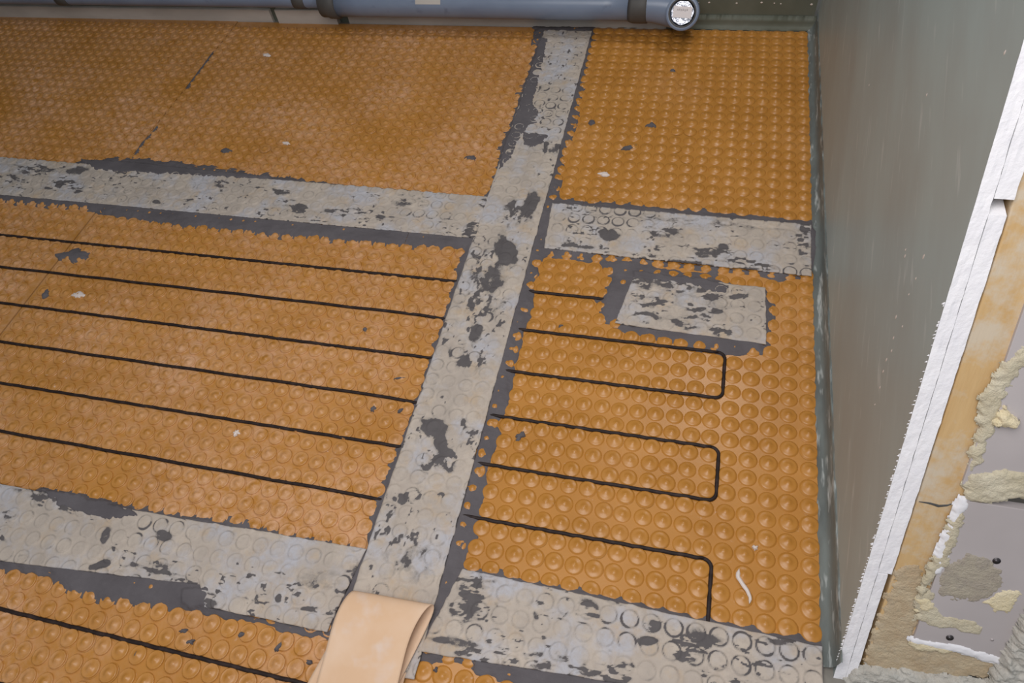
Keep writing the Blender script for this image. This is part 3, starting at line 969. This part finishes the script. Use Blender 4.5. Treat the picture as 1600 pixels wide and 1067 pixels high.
for i, (a, b, c, d, h, lb) in enumerate(SPL):
    blob('mortar_splash', a, b, c, d, lb, 'mortar', M_MOR, h, seed=i + 1, rot=.1 * i, zb=-.0034)
# thin grey seam lines on the far left mats
def line_strip(name, pts, w, z, m, label, cat, seed):
    P = np.array([at(*q)[:2] for q in pts])
    t = np.r_[0, np.cumsum(np.linalg.norm(np.diff(P, axis=0), axis=1))]
    tt = np.linspace(0, t[-1], max(8, int(t[-1] / .003)))
    P = np.stack([np.interp(tt, t, P[:, i]) for i in (0, 1)], 1)
    T = np.gradient(P, axis=0); T /= np.linalg.norm(T, axis=1)[:, None]
    N = np.stack([-T[:, 1], T[:, 0]], 1)
    V, Fc = [], []
    for i, q in enumerate(P):
        ww = w * (.35 + 1.3 * fbm(np.array([tt[i]]), np.array([0.]), .02, 3, seed)[0]) * smooth(np.array(min(tt[i], tt[-1] - tt[i]) / .008 + .15))
        zz = z + .0012 * (fbm(np.array([tt[i]]), np.array([5.]), .012, 2, seed)[0] - .5)
        for s, dz in ((-1, -.0022), (-.6, -.0003), (0, .0002), (.6, -.0003), (1, -.0022)):
            V.append((q[0] + N[i, 0] * ww * s, q[1] + N[i, 1] * ww * s, zz + dz))
    for i in range(len(P) - 1):
        for j in range(4):
            a = i * 5 + j
            Fc.append((a, a + 5, a + 6, a + 1))
    return tag(mesh_obj(name, V, Fc, m), label, cat)


line_strip('mortar_line', [(334, 78), (318, 100), (300, 124), (290, 139)], .0042, -.0016, M_MOR, 'far stretch of the thin grey seam line on the left mats', 'mortar', 1)
line_strip('mortar_line', [(247, 194), (236, 208), (222, 222), (206, 247)], .0046, -.0016, M_MOR, 'near stretch of the thin grey seam line, reaching the pale strip', 'mortar', 2)
line_strip('white_squiggle', [(1155, 888), (1153, 900), (1160, 911), (1168, 922), (1173, 934), (1171, 943)], .0030, .0004, M_WHITE, 'white squiggle of sealant on the studs near the right wall', 'sealant', 3)
WH = [(1180, 855, 4, 4, 'single white crumb between studs near the right wall'), (943, 270, 8, 3, 'pale plaster crumb on the far right mat beside the mortar crumb'),
      (120, 460, 10, 4, 'white scuff of plaster below the second cable at left'), (368, 675, 6, 5, 'white plaster scuff above the sixth cable at left'),
      (447, 222, 7, 2, 'white plaster fleck on the large cable-free mat'), (416, 84, 5, 2, 'white fleck on the far part of the large cable-free mat')]
for i, (a, b, c, d, lb) in enumerate(WH):
    blob('plaster_fleck', a, b, c, d, lb, 'plaster', M_WHITE, .0026, seed=40 + i, zb=-.0028, arms=.6)

# ------------------------------------------------------------------ drain pipe along the back wall
pipe = empty('drain_pipe', (-.9, .815, .0))
tag(pipe, 'blue-grey waste pipe along the back wall ending in an elbow with a silver plug', 'pipe')


def rel(V, o=pipe): return np.asarray(V) - np.array(o.location)


YC, ZP = .815, .075
V, Fc = sweep([(x, YC - .002, ZP) for x in np.linspace(-1.23, -.415, 12)], .0365, 32)
mesh_obj('pipe_section', rel(V), Fc, M_PIPE, pipe)
V, Fc = sweep([(x, YC + .006, ZP + .004) for x in np.linspace(-2.99, -1.24, 12)], .0235, 28)
o = mesh_obj('pipe_section', rel(V), Fc, M_PIPE, pipe); o['label'] = 'thinner left pipe section'
V, Fc = sweep([(-1.275, YC, ZP), (-1.272, YC, ZP), (-1.255, YC, ZP), (-1.25, YC, ZP), (-1.225, YC, ZP), (-1.222, YC, ZP)], [.026, .040, .0405, .0435, .0435, .037], 32)
mesh_obj('socket', rel(V), Fc, M_DARK, pipe)
V, Fc = sweep([(-.425, YC - .002, ZP), (-.424, YC - .002, ZP), (-.415, YC - .003, ZP), (-.395, YC - .004, ZP + .001), (-.380, YC - .006, ZP + .002), (-.379, YC - .006, ZP + .002)], [.036, .0385, .041, .0415, .041, .036], 32)
mesh_obj('rubber_collar', rel(V), Fc, M_DARK, pipe)
V, Fc = sweep([(x, YC + .006, ZP + .004) for x in (-1.36, -1.359, -1.325, -1.324)], [.0235, .0258, .0258, .0235], 28)
mesh_obj('pipe_clamp', rel(V), Fc, M_DARK, pipe)
V, Fc = sweep([(-2.16, YC + .006, ZP + .004), (-2.159, YC + .006, ZP + .004), (-2.12, YC + .006, ZP + .004), (-2.119, YC + .006, ZP + .004)], [.0235, .0258, .0258, .0235], 28)
mesh_obj('pipe_clamp', rel(V), Fc, M_DARK, pipe)
# pale factory label patch on the top of the pipe
bmk = bmesh.new()
vs = []
for i in range(5):
    a = math.radians(112 + i * 11)
    for x in (-.985, -.915):
        vs.append(bmk.verts.new((x - pipe.location[0], YC - .002 + .0369 * math.cos(a) - pipe.location[1], ZP + .0369 * math.sin(a))))
for i in range(4):
    bmk.faces.new((vs[2 * i], vs[2 * i + 1], vs[2 * i + 3], vs[2 * i + 2]))
o = bm_obj('pipe_sticker', bmk, M_BOARD, pipe, True)
# elbow: from the pipe end round towards the camera
mouth = at_y(1066, 20, .752)
ax = CAM + np.array([-.25, 0, .0]) - mouth; ax /= np.linalg.norm(ax)
A = np.array([-.385, YC - .006, ZP + .002]); A1 = A + np.array([.075, 0, 0])
Bm = mouth - ax * .036; B1 = Bm - ax * .03
el = []
for i in range(14):
    t = i / 13
    el.append((1 - t) ** 3 * A + 3 * (1 - t) ** 2 * t * A1 + 3 * (1 - t) * t * t * B1 + t ** 3 * Bm)
rad = [.0375 + .0065 * math.sin(math.pi * min(1, i / 12)) for i in range(14)]
el += [Bm + ax * .006, Bm + ax * .020]
rad += [.0380, .0378]
V, Fc = sweep(el, rad, 36, False)


def lathe(org, axis, prof, seg=36):
    axis = axis / np.linalg.norm(axis)
    n1 = np.cross(axis, [0, 0, 1.0]); n1 /= np.linalg.norm(n1); n2 = np.cross(axis, n1)
    V, Fc = [], []
    for a, r in prof:
        for i in range(seg):
            t = 2 * math.pi * i / seg
            V.append(org + axis * a + r * (n1 * math.cos(t) + n2 * math.sin(t)))
    for k in range(len(prof) - 1):
        for i in range(seg):
            p, q = k * seg + i, k * seg + (i + 1) % seg
            Fc.append((p, q, q + seg, p + seg))
    return np.array(V), Fc


elbow = mesh_obj('elbow', rel(V), Fc, M_PIPE, pipe)
V, Fc = lathe(mouth, ax, [(-.030, .0380), (-.012, .0388), (-.010, .0400), (-.002, .0400), (.0, .0392), (.0004, .0330), (-.001, .0300), (-.012, .0290), (-.03, .029)])
mesh_obj('socket_mouth', rel(V), Fc, M_PIPE, elbow)
V, Fc = lathe(mouth, ax, [(-.0005, .0330), (.0012, .0328), (.0014, .0300), (-.0012, .0292)])
mesh_obj('rim_ring', rel(V), Fc, M_DARK, elbow)
side = np.cross(ax, [0, 0, 1.0]); side /= np.linalg.norm(side); upv = np.cross(side, ax)
if upv[2] < 0: upv = -upv
if side[0] < 0: side = -side
V, Fc = [], []
n, rings = 40, 8
for k in range(rings):
    for i in range(n):
        a = 2 * math.pi * i / n
        r = .0262 * (k + 1) / rings * (1 + (.03 * math.sin(7 * a) if k == rings - 1 else 0))
        cr = (fbm(np.array([r * math.cos(a)]), np.array([r * math.sin(a)]), .008, 3, 9)[0] - .5) * .0035
        V.append(mouth - ax * (.004 - cr) + side * r * math.cos(a) + upv * r * math.sin(a))
V.append(mouth - ax * .004)
for k in range(rings - 1):
    for i in range(n):
        a, b = k * n + i, k * n + (i + 1) % n
        Fc.append((a, b, b + n, a + n))
for i in range(n): Fc.append((len(V) - 1, i, (i + 1) % n))
plug = mesh_obj('foil_plug', rel(V), Fc, M_FOIL, pipe)
plug['label'] = 'silver foil plug in the elbow mouth'
def quad(name, cu, cv, w, h, off, m, parent, thick=.0006, ri=0):
    c0 = mouth + ax * off + side * cu + upv * cv
    cs = [(-1, -1), (1, -1), (1, 1), (-1, 1)]
    V = [c0 + side * w / 2 * a + upv * h / 2 * b for a, b in cs] + [c0 + ax * thick + side * w / 2 * a + upv * h / 2 * b for a, b in cs]
    return mesh_obj(name, rel(V), [(3, 2, 1, 0), (4, 5, 6, 7), (0, 1, 5, 4), (1, 2, 6, 5), (2, 3, 7, 6), (3, 0, 4, 7)], m, parent, False)


quad('paper_label', 0, .0015, .044, .025, -.0015, M_LAB, plug)
# the lettering on the label is too small to read: a row of short strokes
bmk = bmesh.new()
xs_ = -.013
for ch in range(6):
    for st in range(3):
        w, h = (.0007, .0035) if st % 2 == 0 else (.0022, .0007)
        c0 = mouth + ax * (-.0008) + side * (xs_ + .0011 * st) + upv * (.0055 + (.0016 if (ch + st) % 2 else -.0004))
        vv = [bmk.verts.new(Vector((c0 + side * w / 2 * a + upv * h / 2 * b) - np.array(pipe.location))) for a, b in ((-1, -1), (1, -1), (1, 1), (-1, 1))]
        bmk.faces.new(vv)
    xs_ += .0045
o = bm_obj('label_print', bmk, M_INK, plug); o['kind'] = 'stuff'

# ------------------------------------------------------------------ sloping cut beside the right wall: rafter, boards, foam
def slope_box(name, u0, u1, s0, s1, w0, w1, m, parent=None, bevel=.001):
    V = []
    for w in (w0, w1):
        for u, s in ((u0, s0), (u1, s0), (u1, s1), (u0, s1)):
            V.append(slope(np.array(u), np.array(s), np.array(w)))
    bmx = bmesh.new()
    vs = [bmx.verts.new(v) for v in V]
    for f in ((3, 2, 1, 0), (4, 5, 6, 7), (0, 1, 5, 4), (1, 2, 6, 5), (2, 3, 7, 6), (3, 0, 4, 7)):
        bmx.faces.new([vs[i] for i in f])
    return bm_obj(name, bmx, m, parent, False, bevel)


raf = slope_box('rafter', .0315, .092, -.004, 1.25, -.12, -.004, M_WOOD, None, .002)
tag(raf, 'tan wooden rafter smeared with foam, right of the white board edges', 'rafter')
# split in the timber
cr = [to_slope(*q) for q in ((1437, 787), (1455, 790), (1468, 794), (1482, 793), (1493, 789))]
V, Fc = [], []
for i, (u, s) in enumerate(cr):
    h = .0006 + .0016 * math.sin(math.pi * i / 4)
    for ds, w in ((-h, -.0042), (0, -.0031), (h, -.0042)):
        V.append(slope(np.array(u), np.array(s + ds), np.array(w)))
for i in range(len(cr) - 1):
    for j in (0, 1):
        a = i * 3 + j
        Fc.append((a, a + 3, a + 4, a + 1))
mesh_obj('timber_crack', V, Fc, M_DARK, raf)

pan1 = slope_box('drywall_panel', .074, .62, .078, .292, -.0125, 0, M_PAPER, None, .0008)
tag(pan1, 'lower grey plasterboard panel with two dark screws and foam residue', 'panel')
pan2 = slope_box('drywall_panel', .068, .62, .312, 1.25, -.0125, 0, M_PAPER, None, .0008)
tag(pan2, 'upper grey plasterboard panel partly in view above the foam seam', 'panel')
for p_, nm in ((pan1, (1557, 876)), (pan1, (1484, 996)), (pan1, (1550, 999))):
    u, s = to_slope(*nm)
    rr = .0042 if nm[0] != 1550 else .0018
    c0 = slope(np.array(u), np.array(s), np.array(.0))
    V, Fc = sweep([c0 - NRM * .001, c0 + NRM * .0008, c0 + NRM * .0012, c0 - NRM * .0004], [rr, rr, rr * .8, rr * .35], 14)
    mesh_obj('screw', V, Fc, M_SCREW if nm[0] != 1550 else M_PAPER, p_)
# raw white left edge and lower lip of the lower panel
def slope_patch(name, pts, th, m, label=None, cat=None, seed=0, rough=.5, step=.0015, w0=0.0, parent=None, edge=.006, kind=None, jag=.006):
    poly = np.array([to_slope(*q) for q in pts])
    a, b = poly.min(0) - .006, poly.max(0) + .006
    us = np.arange(a[0], b[0], step); ss = np.arange(a[1], b[1], step)
    u, s = np.meshgrid(us, ss)
    d = sdist(u, s, poly) + (fbm(u, s * 1.6, .011, 4, seed) - .5) * jag * 2.4
    t = np.sqrt(np.clip(d / edge, 0, 1))
    h = t * th * (1 - rough + 2 * rough * fbm(u, s * 1.5, .009, 4, seed + 2)) + w0 - .0015 * (d < 0)
    kv = d > -.003
    keep = kv[:-1, :-1] & kv[1:, :-1] & kv[1:, 1:] & kv[:-1, 1:]
    used, Fc = grid_faces(keep)
    V = slope(u, s, h).reshape(-1, 3)[used]
    o = mesh_obj(name, V, [tuple(f[::-1]) for f in Fc.tolist()], m, parent)
    if label: tag(o, label, cat)
    return o


slope_patch('torn_edge', [(1499, 776), (1516, 786), (1507, 800), (1492, 835), (1470, 895), (1455, 900), (1465, 860), (1480, 825), (1488, 800)], .0018, M_FUZZ, seed=2, parent=pan1, edge=.004, jag=.003)
slope_patch('torn_edge', [(1420, 996), (1445, 1000), (1500, 1009), (1566, 1028), (1562, 1040), (1500, 1020), (1450, 1010), (1425, 1006)], .0018, M_FUZZ, seed=3, parent=pan1, edge=.004, jag=.003)
FO = [
    ([(1492, 808), (1505, 800), (1500, 830), (1480, 880), (1465, 895), (1450, 915), (1440, 935), (1432, 950), (1440, 915), (1452, 885), (1468, 862), (1478, 835)], .010, M_FOAM, 'frayed yellowish foam bead along the left edge of the lower grey panel', .5),
    ([(1518, 742), (1545, 735), (1600, 738), (1700, 742), (1850, 752), (1860, 800), (1700, 790), (1600, 778), (1545, 784), (1515, 778), (1507, 762)], .012, M_FOAM, 'broad foam seam between the two grey panels', .5),
    ([(1536, 618), (1552, 585), (1590, 550), (1640, 530), (1640, 550), (1596, 580), (1566, 625), (1548, 680), (1530, 728), (1514, 740), (1524, 690)], .009, M_FOAM, 'ragged foam bead beside the rafter above the seam', .55),
    ([(1552, 643), (1570, 634), (1588, 655), (1586, 669), (1570, 662), (1558, 668), (1545, 665)], .014, M_FOAM_C, 'smooth cream foam lump sticking out above the foam seam', .2),
    ([(1565, 918), (1595, 922), (1594, 935), (1575, 958), (1555, 952), (1540, 942), (1555, 932)], .007, M_FOAM_C, 'flat yellow foam dab on the lower grey panel, right of the smear', .4),
    ([(1480, 880), (1510, 866), (1545, 872), (1566, 900), (1560, 925), (1530, 938), (1490, 936), (1465, 925), (1468, 900)], .0035, M_FOAM_G, 'thin greyish foam smear in the middle of the lower panel', .6),
    ([(1437, 930), (1455, 925), (1462, 950), (1475, 962), (1520, 970), (1535, 980), (1530, 990), (1495, 984), (1455, 980), (1432, 968)], .006, M_FOAM, 'foam streak pointing right, just above the lower panel screw', .5),
    ([(1432, 935), (1450, 928), (1458, 945), (1452, 958), (1434, 955)], .010, M_FOAM_C, 'pale foam lump at the left end of the foam streak', .4),
    ([(1425, 1003), (1450, 1005), (1485, 1012), (1488, 1020), (1465, 1018), (1440, 1018), (1425, 1016)], .007, M_FOAM_C, 'cream foam ridge on the lower lip of the grey panel', .4),
    ([(1400, 895), (1428, 885), (1445, 900), (1435, 960), (1425, 1010), (1500, 1022), (1575, 1040), (1590, 1062), (1480, 1062), (1400, 1060), (1352, 1046), (1362, 1000), (1382, 950)], .005, M_FOAM_T, 'brownish foam film covering the foot of the rafter', .7),
]
for i, (pts, th, m, lb, ro) in enumerate(FO):
    slope_patch('foam_residue', pts, th * (.75 if ro < .35 else .26), m, lb, 'foam', 20 + i, ro, w0=-.0035 if i in (9, 10, 11) else 0.0)
slope_patch('plaster_rubble', [(1312, 1068), (1325, 1052), (1350, 1042), (1420, 1048), (1500, 1058), (1558, 1066), (1600, 1085), (1640, 1140), (1300, 1140)], .008, M_RUB, 'pale crumbly plaster at the foot of the rafter, lower picture edge', 'plaster', 60, .5, w0=-.002)
slope_patch('plaster_rubble', [(1560, 1034), (1572, 1005), (1590, 965), (1608, 945), (1640, 935), (1690, 960), (1730, 1030), (1735, 1120), (1545, 1120), (1545, 1060)], .014, M_RUB, 'rough whitish plaster lump in the lower right picture corner', 'plaster', 61, .5)

# specks of plaster thrown on the right wall
V, Fc = [], []
SP = [(1415, 390), (1414, 400), (1443, 401), (1431, 435), (1396, 528), (1393, 548), (1385, 562), (1380, 580), (1375, 605), (1367, 632), (1420, 460), (1570, 82), (1358, 133), (1448, 148), (1410, 510), (1400, 495)]
for k, (a, b) in enumerate(SP):
    c0 = at_x(a, b, X_WALL)
    rr = .0011 + .0013 * rng.random()
    b0 = len(V)
    V.append(c0 + np.array([-.0009, 0, 0]))
    for i in range(8):
        t_ = 2 * math.pi * i / 8
        V.append(c0 + np.array([0.0001, rr * math.cos(t_), rr * 1.8 * math.sin(t_)]))
    for i in range(8):
        Fc.append((b0, b0 + 1 + (i + 1) % 8, b0 + 1 + i))
sp = mesh_obj('plaster_specks', V, Fc, M_WHITE, wall)
sp['kind'] = 'stuff'
# white drips along the top of the back wall coat
V, Fc = [], []
for k, (a, b) in enumerate([(1091, 4), (1108, 4), (1151, 5), (1190, 4), (1210, 5), (1220, 6), (1268, 7), (1236, 34), (1228, 31), (1246, 40), (1256, 41), (1262, 41), (1270, 40), (1272, 38), (1195, 38), (1170, 37), (1150, 36), (1130, 38)]):
    c0 = at_y(a, b, Y_BACK)
    rr = .0012 + .0016 * rng.random()
    b0 = len(V)
    V.append(c0 + np.array([0, -.002, 0]))
    for i in range(8):
        t_ = 2 * math.pi * i / 8
        V.append(c0 + np.array([rr * 1.3 * math.cos(t_), 0.0001, rr * math.sin(t_)]))
    for i in range(8):
        Fc.append((b0, b0 + 1 + i, b0 + 1 + (i + 1) % 8))
o = mesh_obj('plaster_specks', V, Fc, M_WHITE, bpy.data.objects['wall_back'])
o['kind'] = 'stuff'
print('studs', N_STUD)
